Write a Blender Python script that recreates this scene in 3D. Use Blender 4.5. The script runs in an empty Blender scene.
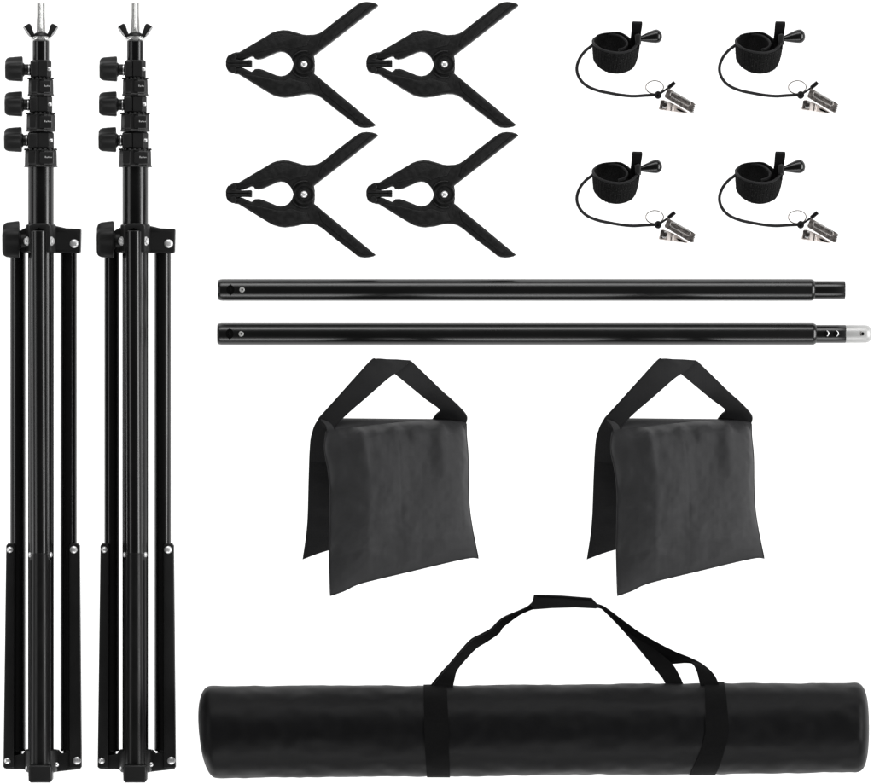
import bpy, bmesh, math, random
from mathutils import Vector, Matrix, noise
random.seed(4)
S = 0.001                      # one unit of the local plans below is one millimetre
W, H = 874.0, 784.0
CAMH = 8.0
scene = bpy.context.scene
col = scene.collection
PI = math.pi

# ------------------------------------------------------------------ materials
def new_mat(name):
    m = bpy.data.materials.new(name); m.use_nodes = True
    nt = m.node_tree
    return m, nt, nt.nodes['Principled BSDF']

def bump(nt, b, height, strength, dist=0.001):
    bp = nt.nodes.new('ShaderNodeBump'); bp.inputs['Strength'].default_value = strength
    bp.inputs['Distance'].default_value = dist
    nt.links.new(height, bp.inputs['Height']); nt.links.new(bp.outputs[0], b.inputs['Normal'])
    return bp

def mat(name, c, rough, metallic=0.0, spec=0.5, nscale=0, nstr=0, nd=0.0005, rvar=0.0, cvar=0.0, vscale=40, coat=0.0):
    m, nt, b = new_mat(name)
    c = (c, c, c) if not isinstance(c, tuple) else c
    b.inputs['Base Color'].default_value = (*c, 1)
    b.inputs['Roughness'].default_value = rough
    b.inputs['Metallic'].default_value = metallic
    b.inputs['Specular IOR Level'].default_value = spec
    if coat: b.inputs['Coat Weight'].default_value = coat; b.inputs['Coat Roughness'].default_value = .12
    tc = nt.nodes.new('ShaderNodeTexCoord')
    if nscale:
        n = nt.nodes.new('ShaderNodeTexNoise'); n.inputs['Scale'].default_value = nscale
        n.inputs['Detail'].default_value = 4
        nt.links.new(tc.outputs['Object'], n.inputs['Vector'])
        bump(nt, b, n.outputs['Fac'], nstr, nd)
    if rvar or cvar:
        v = nt.nodes.new('ShaderNodeTexNoise'); v.inputs['Scale'].default_value = vscale
        v.inputs['Detail'].default_value = 6
        nt.links.new(tc.outputs['Object'], v.inputs['Vector'])
        if rvar:
            r = nt.nodes.new('ShaderNodeMapRange')
            r.inputs['From Min'].default_value = .3; r.inputs['From Max'].default_value = .7
            r.inputs['To Min'].default_value = rough-rvar; r.inputs['To Max'].default_value = rough+rvar
            nt.links.new(v.outputs['Fac'], r.inputs['Value']); nt.links.new(r.outputs[0], b.inputs['Roughness'])
        if cvar:
            r = nt.nodes.new('ShaderNodeValToRGB')
            r.color_ramp.elements[0].position = .35; r.color_ramp.elements[1].position = .65
            r.color_ramp.elements[0].color = (*[x*(1-cvar) for x in c], 1)
            r.color_ramp.elements[1].color = (*[x*(1+cvar) for x in c], 1)
            nt.links.new(v.outputs['Fac'], r.inputs['Fac']); nt.links.new(r.outputs[0], b.inputs['Base Color'])
    return m

def fabric(name, c, rough, scale, strength, spec=0.3, cvar=.12, sheen=0.0):
    """woven cloth: two crossed wave textures as bump plus faint wear in the dye"""
    m, nt, b = new_mat(name)
    b.inputs['Roughness'].default_value = rough
    b.inputs['Specular IOR Level'].default_value = spec
    b.inputs['Sheen Weight'].default_value = sheen
    tc = nt.nodes.new('ShaderNodeTexCoord')
    ws = []
    for d in ('X', 'Y'):
        w = nt.nodes.new('ShaderNodeTexWave'); w.wave_type = 'BANDS'; w.bands_direction = d
        w.inputs['Scale'].default_value = scale; w.inputs['Distortion'].default_value = .6
        w.inputs['Detail'].default_value = 1.5
        nt.links.new(tc.outputs['Object'], w.inputs['Vector']); ws.append(w)
    mx = nt.nodes.new('ShaderNodeMath'); mx.operation = 'MAXIMUM'
    nt.links.new(ws[0].outputs['Fac'], mx.inputs[0]); nt.links.new(ws[1].outputs['Fac'], mx.inputs[1])
    bump(nt, b, mx.outputs[0], strength, .0006)
    n = nt.nodes.new('ShaderNodeTexNoise'); n.inputs['Scale'].default_value = 60; n.inputs['Detail'].default_value = 8
    nt.links.new(tc.outputs['Object'], n.inputs['Vector'])
    r = nt.nodes.new('ShaderNodeValToRGB')
    r.color_ramp.elements[0].position = .3; r.color_ramp.elements[1].position = .7
    r.color_ramp.elements[0].color = (*[x*(1-cvar) for x in c], 1)
    r.color_ramp.elements[1].color = (*[x*(1+cvar) for x in c], 1)
    nt.links.new(n.outputs['Fac'], r.inputs['Fac']); nt.links.new(r.outputs[0], b.inputs['Base Color'])
    return m

M = {}
M['tube'] = mat('glossy black enamel', .0025, .25, spec=.38, rvar=.03, vscale=30)
M['pole'] = mat('black lacquered pole', .002, .29, spec=.52, rvar=.02, vscale=25)
M['satin'] = mat('satin black paint', .004, .36, spec=.2, rvar=.05, vscale=40)
M['plastic'] = mat('black moulded plastic', .009, .42, spec=.25, nscale=900, nstr=.35, nd=.0003, rvar=.06)
M['knob'] = mat('black knob plastic', .006, .5, spec=.25, nscale=1200, nstr=.3, nd=.0002)
M['clamp'] = mat('grainy black nylon', .0055, .5, spec=.24, nscale=700, nstr=.6, nd=.0004, rvar=.06, cvar=.25, vscale=220)
M['rubber'] = mat('black rubber', .012, .7, spec=.2, nscale=600, nstr=.4, nd=.0003)
M['hole'] = mat('dark inside', .001, .8, spec=.05)
M['chrome'] = mat('bright plated steel', .74, .38, metallic=.7, nscale=500, nstr=.1, nd=.0002, rvar=.05)
M['brushed'] = mat('satin aluminium', (.46, .46, .45), .42, metallic=.6, nscale=500, nstr=.15, nd=.0002, rvar=.06)
M['steel'] = mat('worn grey steel', (.27, .245, .23), .28, metallic=.85, nscale=350, nstr=.5, nd=.0004, rvar=.1, cvar=.35, vscale=300)
M['pinksteel'] = mat('warm polished steel', (.80, .73, .69), .35, metallic=.35, nscale=300, nstr=.3, nd=.0004, rvar=.08)
M['white'] = mat('white print', .3, .6)
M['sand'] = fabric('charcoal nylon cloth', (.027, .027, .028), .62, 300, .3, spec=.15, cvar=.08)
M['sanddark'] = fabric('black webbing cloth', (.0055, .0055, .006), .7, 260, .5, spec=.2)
M['bag'] = fabric('black polyester cloth', (.0033, .0033, .0036), .46, 700, .12, spec=.11, cvar=.15)
M['strap'] = fabric('black webbing', (.0022, .0022, .0023), .75, 330, .4, spec=.07)
M['grip'] = fabric('dark padded wrap', (.006, .006, .0063), .65, 260, .3, spec=.12)
M['velcro'] = mat('black hook and loop band', .007, .9, spec=.12, nscale=1500, nstr=1.0, nd=.0012, cvar=.75, vscale=1100)
M['fuzz'] = mat('loop pile fibre', .016, .8, spec=.2, cvar=.6, vscale=700)
M['cord'] = fabric('black elastic cord', (.006, .006, .0065), .6, 500, .6, spec=.25)

# ------------------------------------------------------------------ geometry helpers
ANCH = [0.0, 0.0, 1.0]
def p(x, y, z=0.0):
    """plan position (mm right, mm down, mm up) -> local point of the thing being built"""
    return Vector((x-ANCH[0], ANCH[1]-y, z))

def finish(bm, sharp=38):
    bmesh.ops.remove_doubles(bm, verts=bm.verts, dist=1e-4)
    bmesh.ops.recalc_face_normals(bm, faces=bm.faces)
    for f in bm.faces: f.smooth = True
    for e in bm.edges:
        if len(e.link_faces) == 2 and e.calc_face_angle(0) > math.radians(sharp): e.smooth = False

def obj(name, bm, m, parent=None, sharp=38, off=None):
    finish(bm, sharp)
    bmesh.ops.scale(bm, vec=(S*ANCH[2], S*ANCH[2], S*ANCH[2]), verts=bm.verts)
    me = bpy.data.meshes.new(name); bm.to_mesh(me); bm.free()
    me.materials.append(m)
    o = bpy.data.objects.new(name, me); col.objects.link(o)
    if parent: o.parent = parent
    return o

def thing(name, label, cat, ax, ay, zc=20, group=None):
    ANCH[0], ANCH[1], ANCH[2] = ax, ay, 1-zc*S/CAMH
    o = bpy.data.objects.new(name, None); col.objects.link(o)
    o.empty_display_size = .02
    o.location = place(ax, ay, zc)
    o['label'] = label; o['category'] = cat
    if group: o['group'] = group
    return o

def place(ax, ay, zc):
    k = 1 - zc*S/CAMH          # things lie zc high, so seen from above they spread a little
    return Vector(((ax-W/2)*S*k, (H/2-ay)*S*k, 0))

def copy_tree(o, parent=None):
    c = o.copy(); col.objects.link(c); c.parent = parent
    for ch in [x for x in bpy.data.objects if x.parent == o and x != c]: copy_tree(ch, c)
    return c

def frame(d):
    d = Vector(d).normalized()
    u = d.orthogonal().normalized()
    if abs(d.z) < .95: u = Vector((0, 0, 1)).cross(d).normalized()
    return d, u, d.cross(u)

def lathe(bm, o, d, prof, seg=32, mod=None, cap=True, phase=0.0):
    """rings (t along the axis, radius) round the axis d through o"""
    d, u, v = frame(d); rings = []
    for t, r in prof:
        ring = []
        for i in range(seg):
            a = 2*PI*i/seg + phase
            rr = r*(mod(a, t) if mod else 1)
            ring.append(bm.verts.new(o + d*t + (u*math.cos(a)+v*math.sin(a))*rr))
        rings.append(ring)
    for a, b in zip(rings, rings[1:]):
        for i in range(seg): bm.faces.new((a[i], a[(i+1) % seg], b[(i+1) % seg], b[i]))
    if cap:
        bm.faces.new(rings[0][::-1]); bm.faces.new(rings[-1])
    return rings

def rod(bm, a, b, r, seg=32, ch=.8):
    a, b = Vector(a), Vector(b); L = (b-a).length
    lathe(bm, a, b-a, [(0, r-ch), (ch, r), (L-ch, r), (L, r-ch)], seg)

def smooth_pts(pts, n=8, closed=False):
    """Catmull-Rom through the points"""
    P = [Vector(q) for q in pts]; out = []; N = len(P)
    rng = range(N if closed else N-1)
    for i in rng:
        g = (lambda k: P[k % N]) if closed else (lambda k: P[max(0, min(N-1, k))])
        a, b, c, d = g(i-1), g(i), g(i+1), g(i+2)
        for j in range(n):
            t = j/n
            out.append(.5*((2*b)+(c-a)*t+(2*a-5*b+4*c-d)*t*t+(3*b-a-3*c+d)*t**3))
    if not closed: out.append(P[-1])
    return out

def sweep(bm, pts, r, seg=12, closed=False, flat=1.0):
    n = len(pts); rings = []
    for i, q in enumerate(pts):
        if closed: t = pts[(i+1) % n]-pts[i-1]
        else: t = pts[min(n-1, i+1)]-pts[max(0, i-1)]
        t.normalize()
        u = Vector((0, 0, 1)).cross(t)
        if u.length < .05: u = Vector((1, 0, 0)).cross(t)
        u.normalize(); v = t.cross(u)
        rr = r[i] if isinstance(r, list) else r
        rings.append([bm.verts.new(q+(u*math.cos(2*PI*k/seg)+v*math.sin(2*PI*k/seg)*flat)*rr) for k in range(seg)])
    m = n if closed else n-1
    for i in range(m):
        a, b = rings[i], rings[(i+1) % n]
        for k in range(seg): bm.faces.new((a[k], a[(k+1) % seg], b[(k+1) % seg], b[k]))
    if not closed: bm.faces.new(rings[0][::-1]); bm.faces.new(rings[-1])

def prism(bm, outline, z0, z1, bev=1.0, seg=2, tilt=None):
    """outline is (x, y) on the plan; a solid plate with rounded edges"""
    vs = [bm.verts.new(p(x, y, z0)) for x, y in outline]
    f = bm.faces.new(vs)
    r = bmesh.ops.extrude_face_region(bm, geom=[f])
    nv = [g for g in r['geom'] if isinstance(g, bmesh.types.BMVert)]
    bmesh.ops.translate(bm, vec=(0, 0, z1-z0), verts=nv)
    if bev:
        es = set()
        for v in nv:
            for e in v.link_edges:
                if e.other_vert(v) in nv: es.add(e)
        for v in vs:
            for e in v.link_edges:
                if e.other_vert(v) in vs: es.add(e)
        bmesh.ops.bevel(bm, geom=list(es), offset=bev, segments=seg, profile=.5, affect='EDGES', clamp_overlap=True)
    if tilt:
        pass

def box(bm, x0, x1, y0, y1, z0, z1, bev=.8):
    prism(bm, [(x0, y1), (x1, y1), (x1, y0), (x0, y0)], z0, z1, 0)
    if bev:
        bm.verts.ensure_lookup_table(); bm.edges.ensure_lookup_table()
        vs = set(bm.verts[-8:])
        es = [e for e in bm.edges if e.verts[0] in vs and e.verts[1] in vs]
        bmesh.ops.bevel(bm, geom=es, offset=bev, segments=2, profile=.5, affect='EDGES', clamp_overlap=True)

def strip(bm, L, R, th, n=1):
    """webbing between two rails of 3-D points, th thick"""
    N = len(L); rows = []
    for i in range(N):
        a, b = L[i], R[i]
        t = (L[min(N-1, i+1)]+R[min(N-1, i+1)]) - (L[max(0, i-1)]+R[max(0, i-1)])
        nn = t.cross(b-a)
        if nn.length < 1e-5: nn = Vector((0, 0, 1))
        nn.normalize()
        if nn.z < 0 and abs(nn.z) > .2: pass
        row = [(a.lerp(b, k/4)+nn*th/2*s) for s in (1, -1) for k in ((0, 1, 2, 3, 4) if s == 1 else (4, 3, 2, 1, 0))]
        rows.append([bm.verts.new(q) for q in row])
    K = len(rows[0])
    for a, b in zip(rows, rows[1:]):
        for k in range(K): bm.faces.new((a[k], a[(k+1) % K], b[(k+1) % K], b[k]))
    bm.faces.new(rows[0][::-1]); bm.faces.new(rows[-1])

def dome(bm, c, d, r, h, seg=20):
    lathe(bm, c, d, [(0, r), (h*.2, r)]+[(h*(.2+.8*math.sin(i*PI/16)), r*math.cos(i*PI/16)) for i in range(1, 8)], seg)

def B(): return bmesh.new()

# ------------------------------------------------------------------ setting: white translucent sheet, lit from above and by an added lamp below
def add_setting():
    bm = B(); ANCH[0] = ANCH[1] = 0
    s = 2500
    f = bm.faces.new([bm.verts.new(Vector(q)) for q in ((-s, -s, 0), (s, -s, 0), (s, s, 0), (-s, s, 0))])
    m = bpy.data.materials.new('white translucent acrylic'); m.use_nodes = True
    nt = m.node_tree; nt.nodes.clear()
    out = nt.nodes.new('ShaderNodeOutputMaterial')
    mix = nt.nodes.new('ShaderNodeMixShader'); mix.inputs[0].default_value = .85
    d = nt.nodes.new('ShaderNodeBsdfDiffuse'); d.inputs[0].default_value = (.85, .85, .85, 1)
    t = nt.nodes.new('ShaderNodeBsdfTranslucent'); t.inputs[0].default_value = (.9, .9, .9, 1)
    n = nt.nodes.new('ShaderNodeTexNoise'); n.inputs['Scale'].default_value = 3
    r = nt.nodes.new('ShaderNodeValToRGB')
    r.color_ramp.elements[0].color = (.85, .85, .85, 1); r.color_ramp.elements[1].color = (.88, .88, .88, 1)
    nt.links.new(n.outputs['Fac'], r.inputs['Fac']); nt.links.new(r.outputs[0], d.inputs[0])
    nt.links.new(d.outputs[0], mix.inputs[1]); nt.links.new(t.outputs[0], mix.inputs[2])
    nt.links.new(mix.outputs[0], out.inputs[0])
    o = obj('white_ground', bm, m); o['kind'] = 'structure'

def lamp(name, loc, target, sx, sy, power, c=(1, 1, 1)):
    L = bpy.data.lights.new(name, 'AREA'); L.shape = 'RECTANGLE'; L.size = sx; L.size_y = sy
    L.energy = power; L.color = c
    o = bpy.data.objects.new(name, L); col.objects.link(o)
    o.location = loc
    d = (Vector(target)-Vector(loc))
    o.rotation_euler = d.to_track_quat('-Z', 'Y').to_euler()
    return o

# ------------------------------------------------------------------ light stand
def knob_mesh(x0, x1, y, z, r, xs, rs):
    """scalloped knob on a stem: head x0..x1, stem on to xs"""
    bm = B(); L = x1-x0
    mod = lambda a, t: 1+.10*math.cos(5*a)
    lathe(bm, p(x0, y, z), (1, 0, 0), [(0, r*.66), (.8, r*.79), (2.0, r*.87), (4.2, r*.93), (L*.6, r*.97), (L-1.2, r), (L-.2, r*.97), (L, r*.9)], 60, mod)
    lathe(bm, p(x1-.5, y, z), (1, 0, 0), [(0, rs+1.6), (1.4, rs+1.3), (2.4, rs), (xs-x1, rs), (xs-x1+.5, rs-.6)], 28)
    return bm

def collar_mesh(cx, y0, y1, r, z, facets=8, ch=1.4):
    bm = B()
    lathe(bm, p(cx, y0, z), (0, -1, 0), [(0, r-ch), (ch, r), (y1-y0-ch, r), (y1-y0, r-ch)], facets, phase=PI/facets)
    return bm

def light_stand():
    t = thing('light_stand', '', 'light stand', 41, 400, 28)
    cx, Z = 40.8, 26.0
    T = lambda a, b, r: (p(cx, a, Z), p(cx, b, Z), r)
    # threaded stud
    bm = B(); prof = [(0, 3.5), (.9, 4.5)]
    y = .9
    while y < 30: prof += [(y+.35, 4.75), (y+.9, 4.45)]; y += .9
    prof += [(34, 4.5)]
    lathe(bm, p(cx, 2, Z), (0, -1, 0), prof, 28); obj('threaded_stud', bm, M['stud'], t, 60)
    # wing nut
    bm = B()
    lathe(bm, p(cx, 32.5, Z), (0, -1, 0), [(0, 5.4), (1, 6.6), (5, 7.6), (6, 7.4)], 28)
    wn = obj('wing_nut', bm, M['plastic'], t)
    for s in (-1, 1):
        X = lambda dx: cx+s*dx
        o = [(X(5), 37), (X(5.2), 35), (X(6.6), 33.6), (X(8.2), 29.5), (X(9.6), 25), (X(11), 23.4), (X(12.4), 23.4), (X(16.2), 25.6), (X(16.8), 26.8), (X(11.4), 35.2), (X(9.6), 37)]
        bm = B(); prism(bm, o, Z-3, Z+3.6, 1.3); obj('wing', bm, M['plastic'], wn)
        o = [(X(10.4), 37.3), (X(13.2), 34.8), (X(17.9), 27.6), (X(17.2), 26.2), (X(15.4), 28), (X(10.4), 35.4)]
        bm = B(); prism(bm, o, Z-1.6, Z+4.2, .4); obj('wing_edge', bm, M['chrome'], wn)
    bm = B()
    lathe(bm, p(cx, 36.2, Z), (0, -1, 0), [(0, 8.2), (.6, 9.2), (1.5, 9.4), (1.9, 8.6)], 32)
    lathe(bm, p(cx, 38.0, Z), (0, -1, 0), [(0, 9.8), (.5, 11.2), (1.3, 11.3), (1.7, 10.2), (2.9, 8.6)], 32)
    obj('washer', bm, M['stud'], t)
    # telescoping tubes
    bm = B(); rod(bm, *T(40.5, 62, 8.4)); obj('top_tube', bm, M['tube'], t)
    bm = B(); rod(bm, *T(160, 764, 12.9), seg=48); obj('main_tube', bm, M['tube'], t)
    # clamping collars and rings, every pair larger than the one above
    for (y0, y1, r, ya, yb, rr, ky, kx0) in ((60, 78, 11, 78, 95.5, 12.8, 69.5, 5.2), (95.5, 113, 11.9, 113, 131.5, 14.6, 104.5, 4.7), (132, 149, 13.6, 149, 167, 16.4, 140.2, 4.2)):
        c = obj('collar', collar_mesh(cx, y0, y1, r, Z, 10), M['plastic'], t, 20)
        bm = B()
        # clamp lug in front of the collar with a slot, and its raised pads
        box(bm, cx-r+1.5, cx-2.8, y0+1.3, y1-1.3, Z, Z+r+1.6, 1.0)
        box(bm, cx-1.6, cx+r*.62, y0+1.8, y1-1.8, Z, Z+r+1.2, 1.0)
        obj('clamp_lug', bm, M['plastic'], c)
        bm = B(); lathe(bm, p(cx+r*.62, (y0+y1)/2, Z+r*.55), (1, .0, .25), [(0, 2.2), (2.2, 2.2), (3.4, 1.8)], 20)
        obj('bolt', bm, M['chrome'], c)
        # toothed ring
        bm = B(); L = yb-ya
        lathe(bm, p(cx, ya+.3, Z), (0, -1, 0), [(0, rr-1.8), (1.6, rr-.2), (L*.5, rr), (L-2.4, rr+.1), (L-1.5, rr+.7), (L-.4, rr+.7), (L-.2, rr-.6)], 12, phase=PI/12)
        box(bm, cx-.5, cx+rr*.8, ya+3, yb-3.2, Z, Z+rr+.9, .8)
        box(bm, cx-rr*.72, cx-rr*.3, ya+2.4, yb-4, Z, Z+rr*.93, .8)
        g = obj('ring', bm, M['plastic'], t, 20)
        for k in range(9):
            a = -70+17.5*k
            ra = math.radians(a); bx = B()
            c0 = p(cx+math.sin(ra)*(rr-.2), ya+1.4, Z+math.cos(ra)*(rr-.2))
            lathe(bx, c0, (0, 1, 0), [(0, 1.5), (1.6, 1.3), (2.0, .8)], 8)
            obj('tooth', bx, M['plastic'], g)
        # small worn print on the ring
        bx = B(); zz = Z+rr+.95; xx = cx+rr*.3
        for k, (dx, w, h, dy) in enumerate(((0, .9, 3.2, 0), (1.5, 1.0, 2.0, .8), (3.0, 1.1, 2.2, .4), (4.5, .8, 1.9, .8), (5.8, 1.0, 1.7, .8))):
            if xx+dx+w < cx+rr*.8: box(bx, xx+dx, xx+dx+w, (ya+yb)/2-1.6+dy, (ya+yb)/2-1.6+dy+h*.55, zz-.3, zz+.12, 0)
        obj('printed_mark', bx, M['white'], g)
        k = obj('knob', knob_mesh(kx0, kx0+17.5, ky, Z+1, 12.2, cx-r+2, 5.6), M['knob'], t)
        bx = B(); lathe(bx, p(cx-r-1.4, ky, Z+1), (1, 0, 0), [(0, 5.4), (.4, 6.2), (1.0, 6.2), (1.4, 5.4)], 28)
        obj('metal_ring', bx, M['chrome'], k)
    # the yoke at the top of the legs
    bm = B()
    lathe(bm, p(cx, 224, Z), (0, -1, 0), [(0, 13.2), (.8, 14.8), (4.5, 15.2), (27, 15.2), (28.5, 14)], 32)
    yk = obj('yoke', bm, M['plastic'], t)
    bm = B()
    prism(bm, [(50, 252.5), (79, 253), (80.2, 251), (80.6, 229.5), (79.5, 228.4), (66, 228), (57, 226), (50, 224.5)], 2, 24, 1.2)
    box(bm, 56, 77, 232, 250, 23.5, 24.8, .6)
    obj('side_lug', bm, M['plastic'], yk)
    bm = B()
    prism(bm, [(31, 252.5), (22, 252), (19, 249), (18, 232), (22, 229), (31, 225)], 2, 24, 1.2)
    obj('side_lug', bm, M['plastic'], yk)
    bm = B()
    prism(bm, [(31, 252), (35, 252), (35, 231), (40, 228.5), (45, 231), (45, 252), (51, 252), (51, 226), (47, 223.5), (34, 223.5), (30, 226)], Z+8, Z+24, 1.2)
    obj('front_lug', bm, M['plastic'], yk)
    for x, s in ((52.5, 1), (27, -1)):
        bm = B(); lathe(bm, p(x-s*1, 241.3, Z+14), (s, 0, .45), [(0, 4.6), (1, 4.5), (1.3, 3.2), (2.6, 3.1), (3, 2.4)], 24)
        obj('bolt', bm, M['chrome'], yk)
    bm = B(); dome(bm, p(74, 243.5, 23.5), (0, 0, 1), 4.6, 3.2); obj('rivet', bm, M['chrome'], yk)
    bm = B(); k = knob_mesh(2.2, 19.3, 240.8, 24, 18.2, 29, 7)
    for v in k.verts: v.co.z = 24+(v.co.z-24)*.62
    kn = obj('knob', k, M['knob'], t)
    bm = B(); lathe(bm, p(25.6, 240.8, 24), (1, 0, 0), [(0, 4.5), (.4, 5.4), (1.6, 5.4), (2, 4.5)], 28); obj('metal_ring', bm, M['chrome'], kn)
    # legs: two at the sides, one in front; each a tube running into a channel
    for x0, x1, fl in ((9.2, 24.6, -1), (59.4, 76.0, 1)):
        c = (x0+x1)/2; r = (x1-x0)/2
        bm = B(); rod(bm, p(c, 236, 9.6), p(c, 752, 9.6), r, 40)
        lg = obj('leg', bm, M['tube'], t)
        bm = B()
        if fl < 0: o = [(5.8, 545.5), (7.2, 543.6), (21, 543.6), (22, 545), (20.6, 766), (4, 769.4), (2.8, 768)]
        else: o = [(61.5, 545), (62.5, 543.6), (77.2, 543.6), (79, 546), (81, 768), (79.8, 769.4), (62.5, 766)]
        # channel: broad back web, raised outer flange
        prism(bm, o, .6, 13.5, 1)
        if fl < 0: o2 = [(5.6, 546), (7.2, 543.8), (13, 543.8), (14.3, 546), (13.6, 768.5), (4.2, 769.2), (2.7, 767.5)]
        else: o2 = [(68.6, 546), (70, 543.8), (77.2, 543.8), (79, 546), (81, 767.5), (79.6, 769.2), (68.9, 768.5)]
        prism(bm, o2, 12, 19.6, 1.3)
        ch = obj('leg_channel', bm, M['plastic'], lg)
        for (x, y, r) in (((9.4, 550, 3.3), (6.9, 761.4, 3.3)) if fl < 0 else ((73.4, 550, 3.9), (76.6, 761.2, 4.1))):
            bm = B(); dome(bm, p(x, y, 18.6), (0, 0, 1), r, 2.8); obj('rivet', bm, M['chrome'], ch)
    bm = B(); rod(bm, p(40, 231, 48), p(41.4, 700, 46), 8.2, 40)
    lg = obj('leg', bm, M['tube'], t)
    bm = B(); lathe(bm, p(41.0, 552, 47), (.0007, -1, 0), [(0, 7.6), (2.5, 8.6), (120, 8.9), (211, 9.2), (212.4, 8.8)], 40)
    ch = obj('leg_channel', bm, M['satin'], lg)
    for x, sg in ((30.6, -1), (51.4, 1)):
        bm = B(); box(bm, min(x, x-sg*3), max(x, x-sg*3), 560, 764, 30, 44, .8); obj('channel_flange', bm, M['plastic'], ch)
    for x, s in ((31.3, -1), (51, 1)):
        bm = B(); lathe(bm, p(x, 554.5, 44), (s, 0, .3), [(0, 2.6), (1, 2.6), (1.8, 1.9)], 20); obj('rivet', bm, M['chrome'], ch)
    # foot hub with its three arms
    bm = B()
    lathe(bm, p(cx+.4, 749.5, Z), (0, -1, 0), [(0, 15), (1.2, 16.3), (21, 16.0), (23, 14.5)], 32)
    hub = obj('foot_hub', bm, M['plastic'], t)
    bm = B(); prism(bm, [(4, 755), (13, 756), (22, 754.5), (25, 750.5), (29, 750), (29, 771.5), (20, 770), (5, 770.5)], 9, 17, 1.5); obj('hub_arm', bm, M['plastic'], hub)
    bm = B(); prism(bm, [(54, 750), (58, 750.5), (61, 754), (70, 752), (79, 755), (80, 770), (62, 772), (54, 773)], 9, 17, 1.5); obj('hub_arm', bm, M['plastic'], hub)
    bm = B(); prism(bm, [(29.6, 766), (31, 763.8), (52, 763.8), (53.6, 766), (53.4, 779), (51.5, 781.5), (32, 781.5), (30, 779)], 26, 60, 2.4, 3)
    obj('end_block', bm, M['plastic'], hub)
    for x, y in ((27.8, 768), (56.8, 764.5)):
        bm = B(); dome(bm, p(x, y, 32), (0, 0, 1), 2.3, 2); obj('rivet', bm, M['chrome'], hub)
    return t

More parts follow.
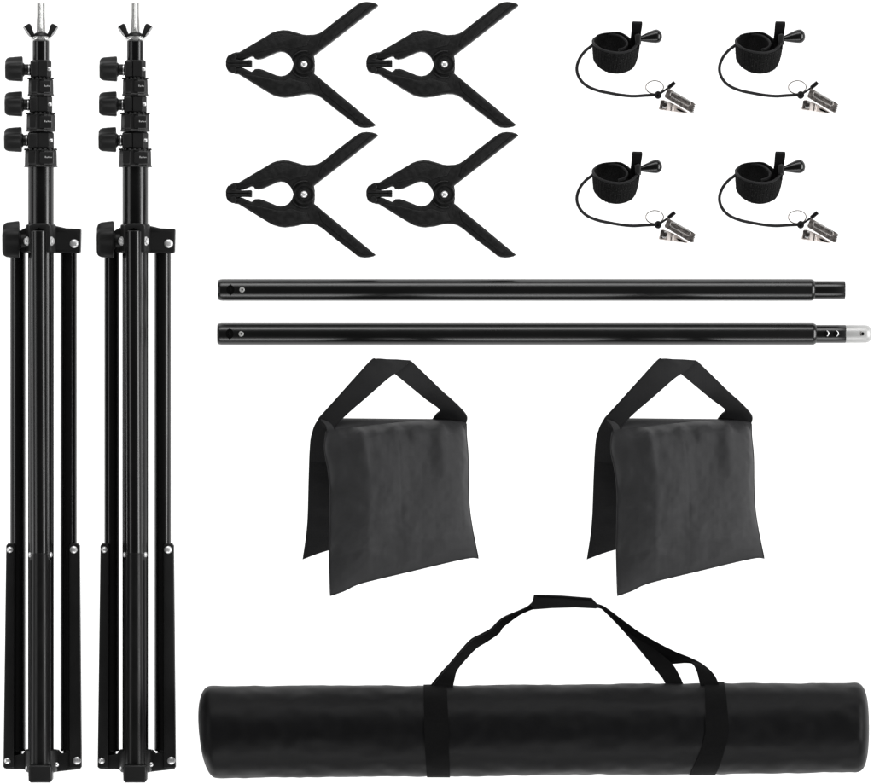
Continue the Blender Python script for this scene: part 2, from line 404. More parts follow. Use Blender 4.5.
# ------------------------------------------------------------------ spring clamp
def spring_clamp():
    t = thing('spring_clamp', '', 'spring clamp', 447, 64, 18)
    q = lambda x, y: (365+x/5.4625, y/5.4625)
    hc = q(434, 353)
    up = [(838, 30), (828, 21), (805, 14), (775, 11), (750, 14), (728, 23), (700, 43), (610, 112), (540, 168), (515, 183), (490, 190), (450, 192), (425, 189), (400, 181), (350, 167), (320, 165),
          (285, 170), (258, 180), (230, 197), (80, 286), (60, 287), (44, 292), (44, 318), (60, 328), (100, 325), (145, 307), (158, 309), (163, 319), (180, 324), (208, 319),
          (285, 285), (305, 281), (326, 284), (345, 295), (362, 315), (371, 336), (375, 349), (434, 349), (488, 349), (492, 335), (487, 304)]
    lo = [(825, 682), (812, 690), (790, 695), (765, 697), (740, 694), (722, 686), (700, 668), (610, 600), (530, 535), (505, 520), (480, 513), (450, 512), (420, 516), (380, 526), (330, 532),
          (300, 529), (265, 519), (235, 503), (75, 404), (55, 402), (44, 396), (44, 374), (60, 366), (100, 371), (148, 393), (160, 385), (165, 378), (190, 377), (210, 382),
          (285, 413), (308, 417), (330, 413), (350, 402), (366, 382), (372, 366), (375, 352), (434, 352), (488, 352), (492, 372), (488, 402)]
    for k, o in enumerate((up, lo)):
        bm = B(); prism(bm, [q(*a) for a in o], 3, 30, 1.7, 3)
        a = obj('clamp_arm', bm, M['clamp'], t, 50)
        s = 1 if k == 0 else -1
        Y = (lambda y: y) if k == 0 else (lambda y: 703-y)
        # raised panel down the handle and ribbed back of the jaw
        bm = B(); prism(bm, [q(x, Y(y)) for x, y in ((800, 28), (765, 22), (738, 34), (560, 178), (530, 205), (515, 255), (530, 262), (560, 235))], 29, 30.9, .8, 2)
        obj('handle_panel', bm, M['clamp'], a)
        bm = B(); prism(bm, [q(x, Y(y)) for x, y in ((470, 205), (400, 197), (330, 180), (290, 184), (240, 205), (100, 290), (105, 300), (215, 280), (290, 262), (330, 262), (360, 275), (395, 262), (450, 250))], 29, 30.8, .9, 2)
        obj('jaw_panel', bm, M['clamp'], a)
        # hub half: rings
    bm = B(); c = Vector((hc[0]-ANCH[0], ANCH[1]-hc[1], 1))
    lathe(bm, c, (0, 0, 1), [(0, 9), (1, 10.6), (30.5, 10.6), (31.8, 9.9), (31.8, 8.6), (31.0, 8.2), (31.0, 6.4), (32.2, 6.0), (32.4, 4.4), (31.6, 4.1), (31.2, 1)], 48)
    hb = obj('hub', bm, M['clamp'], t, 30)
    bm = B()
    # arc ridge round the left of the hub
    pts = [p(hc[0]+13.2*math.cos(math.radians(a)), hc[1]+13.2*math.sin(math.radians(a)), 30.3) for a in range(208, 292, 6)]
    sweep(bm, pts, .8, 8)
    pts = [p(hc[0]+13.2*math.cos(math.radians(a)), hc[1]+13.2*math.sin(math.radians(a)), 30.3) for a in range(70, 152, 6)]
    sweep(bm, pts, .8, 8)
    obj('hub_ridge', bm, M['clamp'], hb)
    bm = B(); lathe(bm, c+Vector((0, 0, 31)), (0, 0, 1), [(0, 3.6), (1.0, 3.5), (2.0, 2.7), (2.6, 1.6), (2.8, .5)], 24)
    obj('pivot_pin', bm, M['chrome'], hb)
    # coil spring between the handles, sits behind the hub
    bm = B(); pts = [c+Vector((5.8*math.cos(a*.5), 5.8*math.sin(a*.5), 8+a*.15)) for a in range(0, 60)]
    sweep(bm, pts, .8, 6); obj('coil_spring', bm, M['steel'], t)
    for k in (0, 1):
        Y = (lambda y: y) if k == 0 else (lambda y: 695-y)
        bm = B(); prism(bm, [q(x, Y(y)) for x, y in ((7, 346.5), (7, 335), (12, 318), (20, 305), (38, 300), (48, 306), (50, 318), (70, 326), (95, 331), (146, 329), (149, 333), (149, 346.5))], 5, 31.5, 1.2, 2)
        pd = obj('jaw_pad', bm, M['clamp'], t)
        bm = B(); lathe(bm, p(*q(47, Y(312)), 30), (0, 0, 1), [(0, 3.4), (2.0, 3.4), (2.6, 2.7)], 20); obj('pad_pin', bm, M['clamp'], pd)
        bm = B()
        prism(bm, [q(x, Y(y)) for x, y in ((128, 335), (140, 335), (140, 346), (128, 346))], 31.2, 32, .2, 1)
        obj('pad_tooth', bm, M['clamp'], pd)
    return t

# ------------------------------------------------------------------ backdrop clip: band, toggle, cord, ring, sprung steel clip
def backdrop_clip():
    t = thing('backdrop_clip', '', 'backdrop clip', 632, 66, 16)
    q = lambda x, y, z=0: p(560+x/5.827, 10+y/5.827, z)
    qq = lambda x, y: (560+x/5.827, 10+y/5.827)
    # band: rails measured off the rim of the loop, from the inner end round the back, left, front and up the right
    top = [(338, 236, 33), (372, 226, 32), (390, 205, 28), (382, 178, 22), (350, 152, 15), (300, 140, 11), (250, 143, 10), (215, 156, 14), (192, 178, 22), (200, 205, 32), (240, 236, 41), (300, 254, 46), (360, 256, 46), (410, 240, 42), (440, 212, 36), (456, 185, 30), (462, 160, 26)]
    bot = [(335, 320, 14), (362, 320, 13), (382, 310, 10), (378, 300, 6), (350, 290, 3), (300, 285, 2), (250, 280, 2), (222, 270, 5), (200, 275, 12), (208, 304, 20), (240, 342, 27), (290, 366, 31), (345, 370, 31), (400, 352, 28), (430, 322, 24), (448, 270, 22), (458, 215, 22)]
    L = smooth_pts([q(*a) for a in top], 6); R = smooth_pts([q(*a) for a in bot], 6)
    bm = B(); strip(bm, L, R, 2.2)
    band = obj('elastic_band', bm, M['velcro'], t, 50)
    # stitched rim and vertical ribs of the weave on the outside
    bm = B(); sweep(bm, L, 1.25, 8); obj('band_edge', bm, M['cord'], band)
    bm = B()
    for i in range(50, 92, 2):
        a, b = L[i], R[i]; out = Vector((0, -.35, .9)); side = Vector((1, 0, 0))*((i-72)/30)
        n = (out+side).normalized()*1.1
        sweep(bm, [a.lerp(b, s)+n for s in (.06, .3, .55, .8, .97)], .55, 6)
    obj('band_rib', bm, M['velcro'], band)
    bm = B(); rnd = random.Random(11)
    for k in range(520):
        i = rnd.randint(44, 92); a, b = L[i], R[i]; s = rnd.uniform(.02, 1.02)
        n = (Vector((0, -.35, .9))+Vector((1, 0, 0))*((i-72)/30)).normalized()
        c = a.lerp(b, s)+n*.9
        d = Vector((rnd.uniform(-1, 1), rnd.uniform(-1, 1), rnd.uniform(-.3, .3)))*.7
        sweep(bm, [c-d, c+n*rnd.uniform(.5, 1.3), c+d], .22, 4)
    o = obj('fuzz', bm, M['fuzz'], band); o['kind'] = 'stuff'
    bm = B()
    strip(bm, smooth_pts([q(217, 146, 15), q(250, 134, 12), q(300, 128, 11), q(350, 129, 12), q(385, 148, 16), (q(410, 172, 22)), q(428, 196, 28), q(440, 218, 33)], 5),
          smooth_pts([q(222, 262, 5), q(250, 272, 2), q(300, 278, 1.5), q(350, 282, 1.5), q(385, 290, 3), q(408, 296, 8), q(424, 300, 13), q(432, 300, 17)], 5), 1.8)
    obj('band_end', bm, M['velcro'], band)
    # folded tab above the toggle
    Lt = smooth_pts([q(404, 200, 31), (q(412, 140, 33)), q(415, 95, 35), q(418, 80, 32), q(424, 74, 28), q(424, 90, 24), q(416, 150, 24), q(420, 225, 30)], 5)
    Rt = smooth_pts([q(470, 205, 31), (q(470, 140, 33)), q(476, 98, 35), q(477, 82, 32), q(474, 75, 28), q(472, 90, 24), q(468, 150, 24), q(458, 232, 34)], 5)
    bm = B(); strip(bm, Lt, Rt, 2); obj('folded_tab', bm, M['strap'], t, 50)
    # loop keeper and toggle
    bm = B(); prism(bm, [qq(*a) for a in ((432, 148), (455, 140), (470, 150), (470, 195), (455, 205), (436, 198))], 30, 38, 1.5, 3); tg0 = B()
    kp = obj('keeper', bm, M['plastic'], t)
    a, b = q(464, 172, 35), q(592, 150, 32); L_ = (b-a).length
    bm = B(); prof = [(0, 2.2), (L_*.12, 3.3), (L_*.35, 4.9), (L_*.55, 6.2), (L_*.70, 6.9), (L_*.82, 6.7), (L_*.92, 5.2), (L_*.98, 2.8), (L_, 1.0)]
    lathe(bm, a, b-a, prof, 32); obj('toggle', bm, M['tube'], t)
    # cord
    pts = smooth_pts([q(205, 190, 20), q(180, 212, 20), q(150, 235, 15), q(120, 272, 8), q(101, 320, 4), q(103, 365, 2), q(125, 408, 2), q(165, 442, 2), q(225, 466, 2), q(290, 480, 2), q(360, 492, 2), q(430, 498, 2), q(500, 494, 3), q(570, 491, 5)], 8)
    bm = B(); sweep(bm, pts, 1.55, 10); cd = obj('cord', bm, M['cord'], t)
    bm = B()
    for k in range(3):
        ps = [q(573, 492, 6)+Vector((2.2*math.cos(a)*(.6+.2*k), 2.6*math.sin(a), 1.6*math.sin(a+k))) for a in [2*PI*i/16 for i in range(16)]]
        sweep(bm, ps, 1.4, 8, closed=True)
    obj('knot', bm, M['cord'], cd)
    bm = B(); ps = [q(580, 488, 8), q(600, 474, 10), q(625, 457, 11), q(640, 446, 12)]
    sweep(bm, smooth_pts(ps, 4), 1.1, 8); obj('cord_tail', bm, M['cord'], cd)
    bm = B(); a, b = q(632, 452, 12), q(670, 420, 13); rod(bm, a, b, 2.1, 16, .4); obj('cord_tip', bm, M['tube'], cd)
    # split ring (two turns)
    bm = B(); c = q(553, 447, 6)
    for dz, k in ((0, 1), (.9, .97)):
        ps = [c+Vector((k*9.0*math.cos(a), k*6.5*math.sin(a)+.0, 3.6*math.sin(a)+dz)) for a in [2*PI*i/40 for i in range(40)]]
        sweep(bm, ps, .45, 6, closed=True)
    obj('split_ring', bm, M['steel'], t)
    # steel clip
    bm = B()
    prism(bm, [qq(*a) for a in ((627, 457), (640, 460), (780, 540), (786, 546), (773, 594), (766, 598), (612, 508), (609, 500))], 15, 16.6, .4, 1)
    # folded side walls
    prism(bm, [qq(*a) for a in ((612, 508), (766, 598), (768, 592), (615, 501))], 10, 16.4, .2, 1)
    prism(bm, [qq(*a) for a in ((628, 457), (784, 546), (782, 550), (626, 462))], 9, 16.4, .2, 1)
    cl = obj('upper_jaw', bm, M['steel'], t)
    bm = B(); e = []
    ca, cb = q(655, 492, 16.8), q(745, 543, 16.8); ax = (cb-ca).normalized(); nx = Vector((-ax.y, ax.x, 0))
    for i in range(24):
        a = 2*PI*i/24; c0 = cb if math.cos(a) > 0 else ca
        e.append(c0+ax*2.4*math.cos(a)+nx*2.4*math.sin(a))
    sweep(bm, e, .55, 6, closed=True); obj('embossed_ridge', bm, M['stud'], cl)
    bm = B()
    for i in range(6):
        a = qq(784-i*2.0-1, 546+i*8.6); prism(bm, [(a[0], a[1]), (a[0]+1.3, a[1]+.4), (a[0]+.9, a[1]+1.3), (a[0]-.4, a[1]+1.1)], 13, 16.4, .15, 1)
    obj('jaw_teeth', bm, M['steel'], cl)
    bm = B()
    prism(bm, [qq(*a) for a in ((592, 521), (605, 520), (640, 533), (680, 552), (752, 596), (740, 600), (690, 594), (640, 586), (590, 580), (578, 577), (577, 570))], 5, 7, .5, 1)
    prism(bm, [qq(*a) for a in ((628, 530), (668, 548), (662, 588), (622, 583))], 6.5, 12, .5, 1)
    lj = obj('lower_jaw', bm, M['pinksteel'], t)
    bm = B()
    prism(bm, [qq(*a) for a in ((586, 526), (606, 523), (628, 534), (640, 552), (628, 566), (606, 572), (584, 574))], 6.6, 7.6, .3, 1)
    obj('lever_end', bm, M['steel'], lj)
    bm = B()
    ps = [q(612+20*math.cos(a), 550+16*math.sin(a), 8.2) for a in [PI*(-.55+1.3*i/12) for i in range(13)]]
    sweep(bm, ps, .7, 6)
    obj('spring', bm, M['chrome'], lj)
    bm = B(); rod(bm, q(656, 546, 12), q(648, 588, 11), 1.3, 12, .3); obj('hinge_pin', bm, M['steel'], lj)
    bm = B(); prism(bm, [qq(*a) for a in ((678, 572), (700, 576), (742, 597), (715, 594), (690, 584))], 6.7, 7.5, .15, 1)
    obj('slot', bm, M['hole'], lj)
    return t

# ------------------------------------------------------------------ crossbar poles
def crossbar(name, label, x0, y, x1, hole_x, rivet_x, silver):
    t = thing(name, label, 'crossbar', 530, y, 11)
    r = 11.0; Z = r+.2
    bm = B()
    # open tube end with a rolled lip, the mouth a little oblique
    prof = [(3.5, 7.6), (0.6, 8.6), (0, 9.4), (.5, 10.1), (2.0, 10.7), (4.5, 11.0)]
    lathe(bm, p(x0, y, Z), (1, 0, 0), prof+[(x1-x0-2.5, 11), (x1-x0-.8, 10.6), (x1-x0+1.2, 9.2), (x1-x0+1.6, 8.8)], 64)
    body = obj('pole_tube', bm, M['pole'], t)
    xe = 845.3 if not silver else 846.2
    bm = B(); lathe(bm, p(x1+.6, y, Z), (1, 0, 0), [(0, 8.9), (.4, 9.1), (xe-x1-1.8, 9.1), (xe-x1-.9, 8.7), (xe-x1-.6, 7.6), (xe-x1-2.5, 6.6)], 56)
    sl = obj('joint_sleeve', bm, M['pole'], t)
    # keyhole: recessed dark disc with a notch above and below
    def patch(cx, hw, hh, o, m, nm, rr, parent, lift=.12):
        b = B(); pts = []
        for i in range(28):
            a = 2*PI*i/28; pts.append((hw*math.cos(a), hh*math.sin(a)))
        vs = []
        for R_, f in ((1, 0), (.6, 0)):
            ring = []
            for (dx, dy) in pts:
                yy = dy*R_; ring.append(b.verts.new(p(cx+dx*R_, y+yy, Z+math.sqrt(max(0, (rr+lift)**2-yy*yy)))))
            vs.append(ring)
        for i in range(28): b.faces.new((vs[0][i], vs[0][(i+1) % 28], vs[1][(i+1) % 28], vs[1][i]))
        b.faces.new(vs[1])
        return obj(nm, b, m, parent)
    h = patch(hole_x, 3.9, 4.9, 0, M['hole'], 'keyhole', r, body)
    patch(hole_x, 1.2, 6.0, 0, M['hole'], 'keyhole_notch', r, h, .14)
    bm = B(); lathe(bm, p(rivet_x, y, Z+r-.5), (0, 0, 1), [(0, 2.6), (1.2, 2.6), (1.7, 2.1), (1.7, 1.2), (1.0, .8)], 24)
    rv = obj('rivet', bm, M['brushed'], body)
    bm = B(); lathe(bm, p(rivet_x, y, Z+r+.5), (0, 0, 1), [(0, .8), (.35, .8)], 12); obj('rivet_hole', bm, M['hole'], rv)
    if silver:
        for cx in (825.7, 835.3):
            h = patch(cx, 2.5, 2.9, 0, M['hole'], 'sleeve_hole', 9.1, sl)
            b = B(); pts = []
            for i in range(-8, 9):
                a = math.radians(i*9); dx, dy = 2.5*math.cos(a), 2.8*math.sin(a)
                pts.append(p(cx+dx, y-.4+dy, Z+math.sqrt(9.2**2-dy*dy)))
            rr = [.15+.42*math.cos(math.radians(i*9)) for i in range(-8, 9)]
            sweep(b, pts, rr, 8); obj('hole_rim', b, M['chrome'], h)
        bm = B(); lathe(bm, p(xe-1, y, Z), (1, 0, 0), [(0, 8.4), (.3, 8.7), (1.0, 8.9), (20.5, 8.9), (23.2, 8.3), (25.2, 6.8), (26.2, 4.8), (26.5, 1.5)], 56)
        sp = obj('spigot', bm, M['spig'], t)
        h = patch(862.3, 1.5, 1.7, 0, M['hole'], 'spigot_hole', 8.9, sp)
        b = B(); pts = [p(860.6-1.2*math.cos(a)+.7, y-.3+2.1*math.sin(a), Z+8.95) for a in [math.radians(i*10) for i in range(-8, 9)]]
        sweep(b, pts, .35, 6); obj('hole_rim', b, M['steel'], h)
    return t

M['stud'] = mat('polished steel', (.62, .62, .61), .26, metallic=.88, nscale=400, nstr=.1, nd=.0002)
M['spig'] = mat('bright aluminium', (.40, .40, .395), .45, metallic=.45, nscale=400, nstr=.1, nd=.0002)

# ------------------------------------------------------------------ sandbag
def lerp_poly(pts, t):
    L = [0]
    for a, b in zip(pts, pts[1:]): L.append(L[-1]+(b-a).length)
    d = t*L[-1]
    for i in range(len(pts)-1):
        if d <= L[i+1] or i == len(pts)-2:
            return pts[i].lerp(pts[i+1], (d-L[i])/max(1e-6, L[i+1]-L[i]))

def pillow(bm, top, bottom, left, right, bulge, wr, seed, n=56, back=.5, flatpow=.5):
    """cushion filled between four edge curves (Coons patch), swollen to both sides"""
    T = smooth_pts(top, 6); Bo = smooth_pts(bottom, 6); Lf = smooth_pts(left, 6); Rt = smooth_pts(right, 6)
    grid = {}
    for side in (1, -1):
        for i in range(n+1):
            for j in range(n+1):
                u, v = i/n, j/n
                c = (lerp_poly(T, u)*(1-v)+lerp_poly(Bo, u)*v+lerp_poly(Lf, v)*(1-u)+lerp_poly(Rt, v)*u
                     - (T[0]*(1-u)*(1-v)+T[-1]*u*(1-v)+Bo[0]*(1-u)*v+Bo[-1]*u*v))
                grid[(side, i, j)] = c
    # normals
    for side in (1, -1):
        new = {}
        for i in range(n+1):
            for j in range(n+1):
                a = grid[(side, min(n, i+1), j)]-grid[(side, max(0, i-1), j)]
                b = grid[(side, i, min(n, j+1))]-grid[(side, i, max(0, j-1))]
                nn = b.cross(a).normalized()
                if nn.z < 0: nn = -nn
                u, v = i/n, j/n
                edge = (16*u*(1-u)*v*(1-v))
                rp = lambda t: 1-(1-min(1, max(0, t)))**1.22
                h = bulge*rp((u+.03*noise.noise(Vector((v*5, 2, seed)))*min(1, u*8))/.24)*(1-(1-min(1, (1-u)/.3))**2.6)*(1-(1-min(1, v/.15))**1.8)*(1-(1-min(1, (1-v)/.3))**2.4)
                if wr > 2: h -= .55*math.exp(-((v-.80)/.010)**2)+.4*math.exp(-((u-.47)/.010)**2)
                c = grid[(side, i, j)]
                s = Vector((u*3.0+seed, v*3.0, side*2.0))
                w = noise.fractal(s*1.1, 1.0, 2.0, 4)*wr*min(1, edge*4+.05)
                # gathers running down from the top seam and in from the sides
                g = math.sin(u*34+3*noise.noise(Vector((u*4, v*3, seed))))*math.exp(-v*9)*wr*1.1*min(1, v*14)
                g += noise.noise(Vector((u*14, v*3.5, seed+3)))*math.exp(-v*6)*wr*1.7*min(1, v*9)
                g += noise.noise(Vector((u*3, v*13, seed+7)))*math.exp(-u*7)*wr*1.3*min(1, u*12)
                g += noise.noise(Vector((u*3, v*15, seed+9)))*math.exp(-(1-u)*9)*wr*1.0*min(1, (1-u)*12)
                new[(i, j)] = c+nn*((h if side == 1 else -h*back)+(w+g)*(1 if side == 1 else .6))
        vs = {k: bm.verts.new(q) for k, q in new.items()}
        # keep the rims of both sides together
        for i in range(n):
            for j in range(n):
                bm.faces.new((vs[(i, j)], vs[(i+1, j)], vs[(i+1, j+1)], vs[(i, j+1)]))
        if side == 1: V1 = vs
        else: V2 = vs
    rim = [(i, 0) for i in range(n)]+[(n, j) for j in range(n)]+[(i, n) for i in range(n, 0, -1)]+[(0, j) for j in range(n, 0, -1)]
    for a, b in zip(rim, rim[1:]+rim[:1]):
        pa, pb = V1[a].co.copy(), V2[a].co.copy()
        if (pa-pb).length > 1e-3:
            try: bm.faces.new((V1[a], V1[b], V2[b], V2[a]))
            except ValueError: pass
    return [V1[k].co.copy() for k in rim]

def sandbag():
    t = thing('sandbag', '', 'sandbag', 390, 480, 45)
    q = lambda x, y, z=0: p(270+x/3.017, 350+y/3.017, z)
    # front pouch
    bm = B()
    top = [q(172, 238, 60), q(215, 236, 61), q(340, 222, 52), q(500, 212, 42), q(592, 222, 34)]
    bot = [q(184, 738, 92), q(228, 722, 92), q(278, 700, 88), q(430, 664, 74), q(590, 628, 58), q(628, 628, 54)]
    left = [q(172, 238, 60), q(166, 300, 68), q(178, 370, 76), q(184, 450, 82), q(181, 600, 88), q(184, 738, 92)]
    right = [q(592, 222, 34), q(597, 300, 40), q(598, 400, 46), q(604, 500, 50), q(628, 628, 54)]
    rim = pillow(bm, top, bot, left, right, 27, 4.6, 1.3, n=110)
    fp = obj('front_pouch', bm, M['sand'], t, 60)
    n = len(rim)//4
    bm = B(); sweep(bm, [rim[i] for i in range(n, 4*n, 2)], .7, 6); obj('seam', bm, M['sand'], fp)
    # back pouch, lies on the surface
    bm = B()
    top = [q(148, 206, 52), q(300, 222, 44), q(450, 216, 34), q(585, 216, 28)]
    bot = [q(96, 635, 8), q(180, 606, 8), q(330, 575, 7), q(560, 540, 6)]
    left = [q(148, 206, 52), q(126, 250, 47), q(119, 300, 41), q(115, 400, 30), q(112, 500, 20), q(107, 560, 13), q(96, 635, 8)]
    right = [q(585, 216, 28), q(580, 400, 12), q(560, 540, 6)]
    pillow(bm, top, bot, left, right, 6, 1.6, 5.2, n=36, back=.6)
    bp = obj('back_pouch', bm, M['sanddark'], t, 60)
    # saddle bridge between the two pouches
    bm = B()
    Lr = smooth_pts([q(146, 208, 50), q(155, 212, 56), q(168, 225, 61), q(175, 250, 63), q(176, 290, 62)], 5)
    Rr = smooth_pts([q(585, 212, 26), q(590, 215, 33), q(590, 222, 37), q(588, 235, 40), q(586, 250, 40)], 5)
    strip(bm, Lr, Rr, 2.0); obj('bridge', bm, M['sand'], t, 60)
    bm = B()
    strip(bm, smooth_pts([q(150, 203, 54), q(132, 235, 50), q(122, 285, 44), q(120, 335, 39)], 5), smooth_pts([q(196, 222, 60), q(176, 245, 55), q(170, 290, 49), q(172, 340, 44)], 5), 2.5)
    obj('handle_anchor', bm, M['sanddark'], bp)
    # carrying handle
    bm = B()
    Lr = smooth_pts([q(140, 222, 50), q(150, 204, 54), q(190, 160, 60), q(250, 93, 66), q(305, 33, 70), q(318, 27, 71), q(345, 27, 70), q(380, 30, 64)], 6)
    Rr = smooth_pts([q(198, 250, 62), q(202, 226, 62), q(235, 192, 64), q(290, 145, 66), q(352, 90, 66), q(378, 71, 65), q(398, 56, 64), q(424, 33, 63)], 6)
    strip(bm, Lr, Rr, 2.2); h = obj('handle', bm, M['hand'], t, 50)
    bm = B()
    Lr = smooth_pts([q(376, 72, 63), q(420, 108, 58), q(470, 148, 50), q(511, 179, 44), q(500, 195, 36), q(480, 222, 26)], 6)
    Rr = smooth_pts([q(426, 33, 61), q(470, 75, 58), q(520, 124, 52), q(560, 160, 47), q(594, 200, 40), q(590, 226, 34)], 6)
    strip(bm, Lr, Rr, 2.2); obj('handle', bm, M['hand'], t, 50)
    # rolled hem edges on the handle
    bm = B(); sweep(bm, smooth_pts([q(149, 205, 55.2), q(190, 160, 61.2), q(250, 93, 67.2), q(305, 33, 71), q(318, 28, 71.5)], 8), .7, 6)
    obj('hem', bm, M['hand'], h)
    return t
M['hand'] = fabric('charcoal webbing', (.012, .012, .0125), .66, 260, .2, spec=.15)

# ------------------------------------------------------------------ long carry bag
def carry_bag():
    t = thing('carry_bag', 'long black cylindrical carry bag lying below the sandbags with a webbing handle', 'carry bag', 534, 730, 46)
    x0, x1 = 199.0, 868.6
    cy = lambda x: 732.4-(x-x0)/(x1-x0)*4.6
    def rad(x, a=0.0):
        r = 46.2-(x-x0)/(x1-x0)*1.0
        # slack of the cloth
        r += 1.1*noise.noise(Vector((x*.012, math.cos(a)*1.3, math.sin(a)*1.3)))
        r += 1.0*noise.noise(Vector((x*.035, math.cos(a)*2.6, math.sin(a)*2.6+4)))*(.5+.5*math.sin(a))
        r += 0.6*noise.noise(Vector((x*.09, math.cos(a)*3.5, math.sin(a)*3.5+9)))
        e = math.exp(-abs(x-435)/16)+math.exp(-abs(x-712)/16)+.7*math.exp(-(x-x0-8)/12)+.7*math.exp(-(x1-12-x)/12)
        r += e*.5*noise.noise(Vector((x*.12, math.cos(a)*6, math.sin(a)*6)))
        return r
    def ends(x):
        # (shrink) how the round ends close
        dl, dr = x-x0, x1-x
        k = 1.0
        if dl < 15: k = min(k, max(0, 1-((15-dl)/15)**2.3)**(1/2.3))
        if dr < 15: k = min(k, max(0, 1-((15-dr)/15)**3.0)**(1/3.0))
        return k
    Z = 46.8
    bm = B(); rings = []; seg = 96
    xs = [x0+15*(1-math.cos(i/14*PI/2)) for i in range(1, 14)]
    xs += [x0+15+(x1-x0-30)*i/260 for i in range(261)]
    xs += [x1-15*(1-math.cos(i/14*PI/2)) for i in range(13, 0, -1)]
    for x in xs:
        ring = []
        for k in range(seg):
            a = 2*PI*k/seg; r = rad(x, a)*ends(x)
            lean = 4.2*math.cos(a)*max(0, (46-(x-x0))/46)*ends(x)
            v = p(x+lean*(-1)+0, cy(x)-math.cos(a)*r, Z+math.sin(a)*r)
            if v.z < .2: v.z = .2
            ring.append(bm.verts.new(v))
        rings.append(ring)
    for a, b in zip(rings, rings[1:]):
        for k in range(seg): bm.faces.new((a[k], a[(k+1) % seg], b[(k+1) % seg], b[k]))
    bm.faces.new(rings[0][::-1]); bm.faces.new(rings[-1])
    body = obj('bag_body', bm, M['bag'], t, 60)
    # webbing bands over the body: x of the two edges against the angle (1 = top edge, -1 = bottom edge)
    for (ta, tb, ma, mb, ba, bb) in ((423.5, 446.5, 424.5, 448.5, 427, 450), (704, 724, 704, 727, 689, 715)):
        bm = B(); Lr, Rr = [], []
        for i in range(41):
            a = math.radians(-22+224*i/40); c = math.cos(a)
            def ex(t_, m_, b_):
                return m_+(t_-m_)*max(0, c)**1.3+(b_-m_)*max(0, -c)**1.3
            for lst, x in ((Lr, ex(ta, ma, ba)), (Rr, ex(tb, mb, bb))):
                r = rad(x, a)+.45
                lst.append(p(x, cy(x)-c*r, Z+math.sin(a)*r))
        strip(bm, Lr, Rr, 1.1); obj('webbing_band', bm, M['strap'], body, 50)
    # zip along the upper side
    q = lambda x, y, z: p(410+x/3.0138, 590+y/3.0138, z)
    bm = B()
    Lr = smooth_pts([q(52, 305, 60), q(64, 284, 56), q(92, 250, 52), q(125, 214, 40), q(157, 178, 28), q(186, 150, 18), q(215, 136, 12), q(243, 121, 10), q(264, 100, 9), q(285, 84, 8), q(318, 70, 8), q(350, 56, 8), q(368, 42, 9), q(376, 28, 9)], 5)
    Rr = smooth_pts([q(128, 305, 60), q(131, 284, 56), q(136, 262, 54), q(142, 243, 42), q(165, 215, 30), q(198, 181, 14), q(232, 160, 5), q(268, 135, 4), q(280, 118, 5), q(305, 98, 5), q(330, 80, 6), q(352, 69, 6), q(370, 62, 6), q(385, 60, 6)], 5)
    strip(bm, Lr, Rr, 1.8); obj('handle_strap', bm, M['strap'], t, 50)
    bm = B(); sweep(bm, [v.lerp(w, .12)+Vector((0, 0, 1)) for v, w in zip(Lr[4:], Rr[4:])], .6, 6); obj('strap_edge', bm, M['grip'], t)
    bm = B()
    Lr = smooth_pts([q(552, 40, 8), q(566, 46, 8), q(590, 56, 9), q(640, 92, 11), q(690, 128, 15), q(740, 157, 20), q(800, 187, 28), q(850, 208, 36), q(885, 228, 44), q(915, 255, 54), q(930, 285, 60), q(936, 308, 60)], 5)
    Rr = smooth_pts([q(556, 56, 6), q(575, 58, 6), q(588, 66, 6), q(640, 120, 8), q(680, 165, 12), q(714, 192, 17), q(780, 220, 27), q(792, 223, 33), q(845, 219, 42), q(862, 240, 50), q(872, 280, 58), q(882, 308, 60)], 5)
    strip(bm, Lr, Rr, 1.8); obj('handle_strap', bm, M['strap'], t, 50)
    bm = B()
    Lr = smooth_pts([q(640, 118, 8), q(690, 178, 20), q(728, 225, 34), q(760, 265, 48), q(780, 305, 50)], 5)
    Rr = smooth_pts([q(700, 150, 12), q(752, 192, 24), q(792, 226, 38), q(815, 265, 48), q(832, 305, 50)], 5)
    strip(bm, Lr, Rr, 1.8); obj('handle_strap', bm, M['strap'], t, 50)
    # wrapped grip
    bm = B()
    prism(bm, [(410+x/3.0138, 590+y/3.0138) for x, y in ((375, 17), (460, 20), (550, 27), (562, 40), (576, 55), (562, 59), (500, 56), (430, 58), (375, 62), (366, 50), (371, 38))], 1.5, 15, 1.0, 3)
    gp = obj('grip', bm, M['grip'], t)
    bm = B(); sweep(bm, [q(x, y, 15.1) for x, y in ((385, 21), (460, 25), (548, 32), (556, 36))], .8, 6); obj('grip_seam', bm, M['strap'], gp)
    return t

# ------------------------------------------------------------------ assemble
add_setting()
s = light_stand()
s['label'] = 'folded black tripod light stand at the left edge of the picture'
s['group'] = 'folded light stands standing side by side'
s2 = copy_tree(s); s2.location = place(41+94.4, 400, 28)
s2['label'] = 'folded black tripod light stand next to the spring clamps'

c = spring_clamp(); c['group'] = 'black spring clamps'
c['label'] = 'black spring clamp in the upper row nearer the light stands'
for dx, dy, lb in ((140.2, 0, 'black spring clamp in the upper row nearer the strap clips'),
                   (0, 130, 'black spring clamp in the lower row nearer the light stands'),
                   (140.2, 130, 'black spring clamp in the lower row nearer the strap clips')):
    k = copy_tree(c); k.location = place(447-140.2+dx, 64+dy, 18); k['label'] = lb
c.location = place(447-140.2, 64, 18)

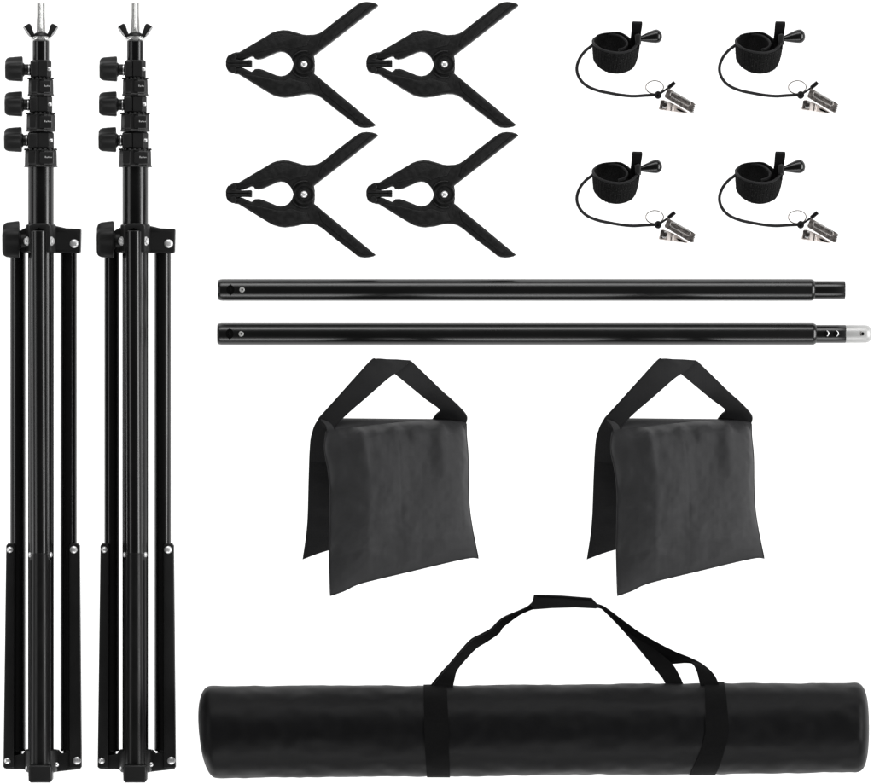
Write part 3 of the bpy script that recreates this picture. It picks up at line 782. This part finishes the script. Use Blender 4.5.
b = backdrop_clip(); b['group'] = 'strap clips with steel alligator clip and cord'
b['label'] = 'black strap clip with cord and steel jaw, upper row beside the spring clamps'
for dx, dy, lb in ((142.8, 0, 'black strap clip with cord and steel jaw in the top right corner'),
                   (0, 130, 'black strap clip with cord and steel jaw, lower row beside the spring clamps'),
                   (142.8, 130, 'black strap clip with cord and steel jaw, lower row above the pole ends')):
    k = copy_tree(b); k.location = place(632+dx, 66+dy, 16); k['label'] = lb

crossbar('crossbar_pole', 'upper glossy black crossbar pole ending in a plain black sleeve', 218.2, 289.9, 813.5, 230.7, 242.3, False)['group'] = 'crossbar poles'
crossbar('crossbar_pole', 'lower glossy black crossbar pole ending in a silver spigot', 217.3, 333.9, 815.0, 229.9, 241.4, True)['group'] = 'crossbar poles'

g = sandbag(); g['group'] = 'saddle sandbags'
g['label'] = 'charcoal cloth saddle sandbag with handle, the one nearer the light stands'
k = copy_tree(g); k.location = place(390+285.5, 480, 45)
k['label'] = 'charcoal cloth saddle sandbag with handle, the one below the silver tipped pole end'
carry_bag()

# ------------------------------------------------------------------ light
w = bpy.data.worlds.new('World'); scene.world = w; w.use_nodes = True
bg = w.node_tree.nodes['Background']; bg.inputs[0].default_value = (1, 1, 1, 1); bg.inputs[1].default_value = .06
lamp('added lamp under sheet', (0, 0, -1.2), (0, 0, 0), 5, 5, 150)  # added, unseen: shines up through the acrylic to keep ground and gaps shadowless white
D, E = 2.2, 1.27
lamp('softbox right', (D, 0, E), (0, 0, 0), .8, 2.6, 84).rotation_euler = (0, math.radians(60), 0)
lamp('softbox left', (-D, 0, E), (0, 0, 0), .8, 2.6, 20).rotation_euler = (0, math.radians(-60), 0)
lamp('softbox far', (0, D, E), (0, 0, 0), 2.6, .8, 46).rotation_euler = (math.radians(-60), 0, 0)
lamp('softbox near', (0, -D, E), (0, 0, 0), 2.6, .8, 38).rotation_euler = (math.radians(60), 0, 0)

# ------------------------------------------------------------------ camera
cam = bpy.data.cameras.new('camera'); co = bpy.data.objects.new('camera', cam); col.objects.link(co)
co.location = (0, 0, CAMH); cam.sensor_width = 36; cam.lens = 36*CAMH/(W*S)
cam.clip_end = 100; scene.camera = co
scene.render.resolution_x = 1024; scene.render.resolution_y = 919
scene.render.engine = 'CYCLES'
scene.view_settings.view_transform = 'Standard'; scene.view_settings.look = 'None'
scene.view_settings.exposure = 0; scene.view_settings.gamma = 1
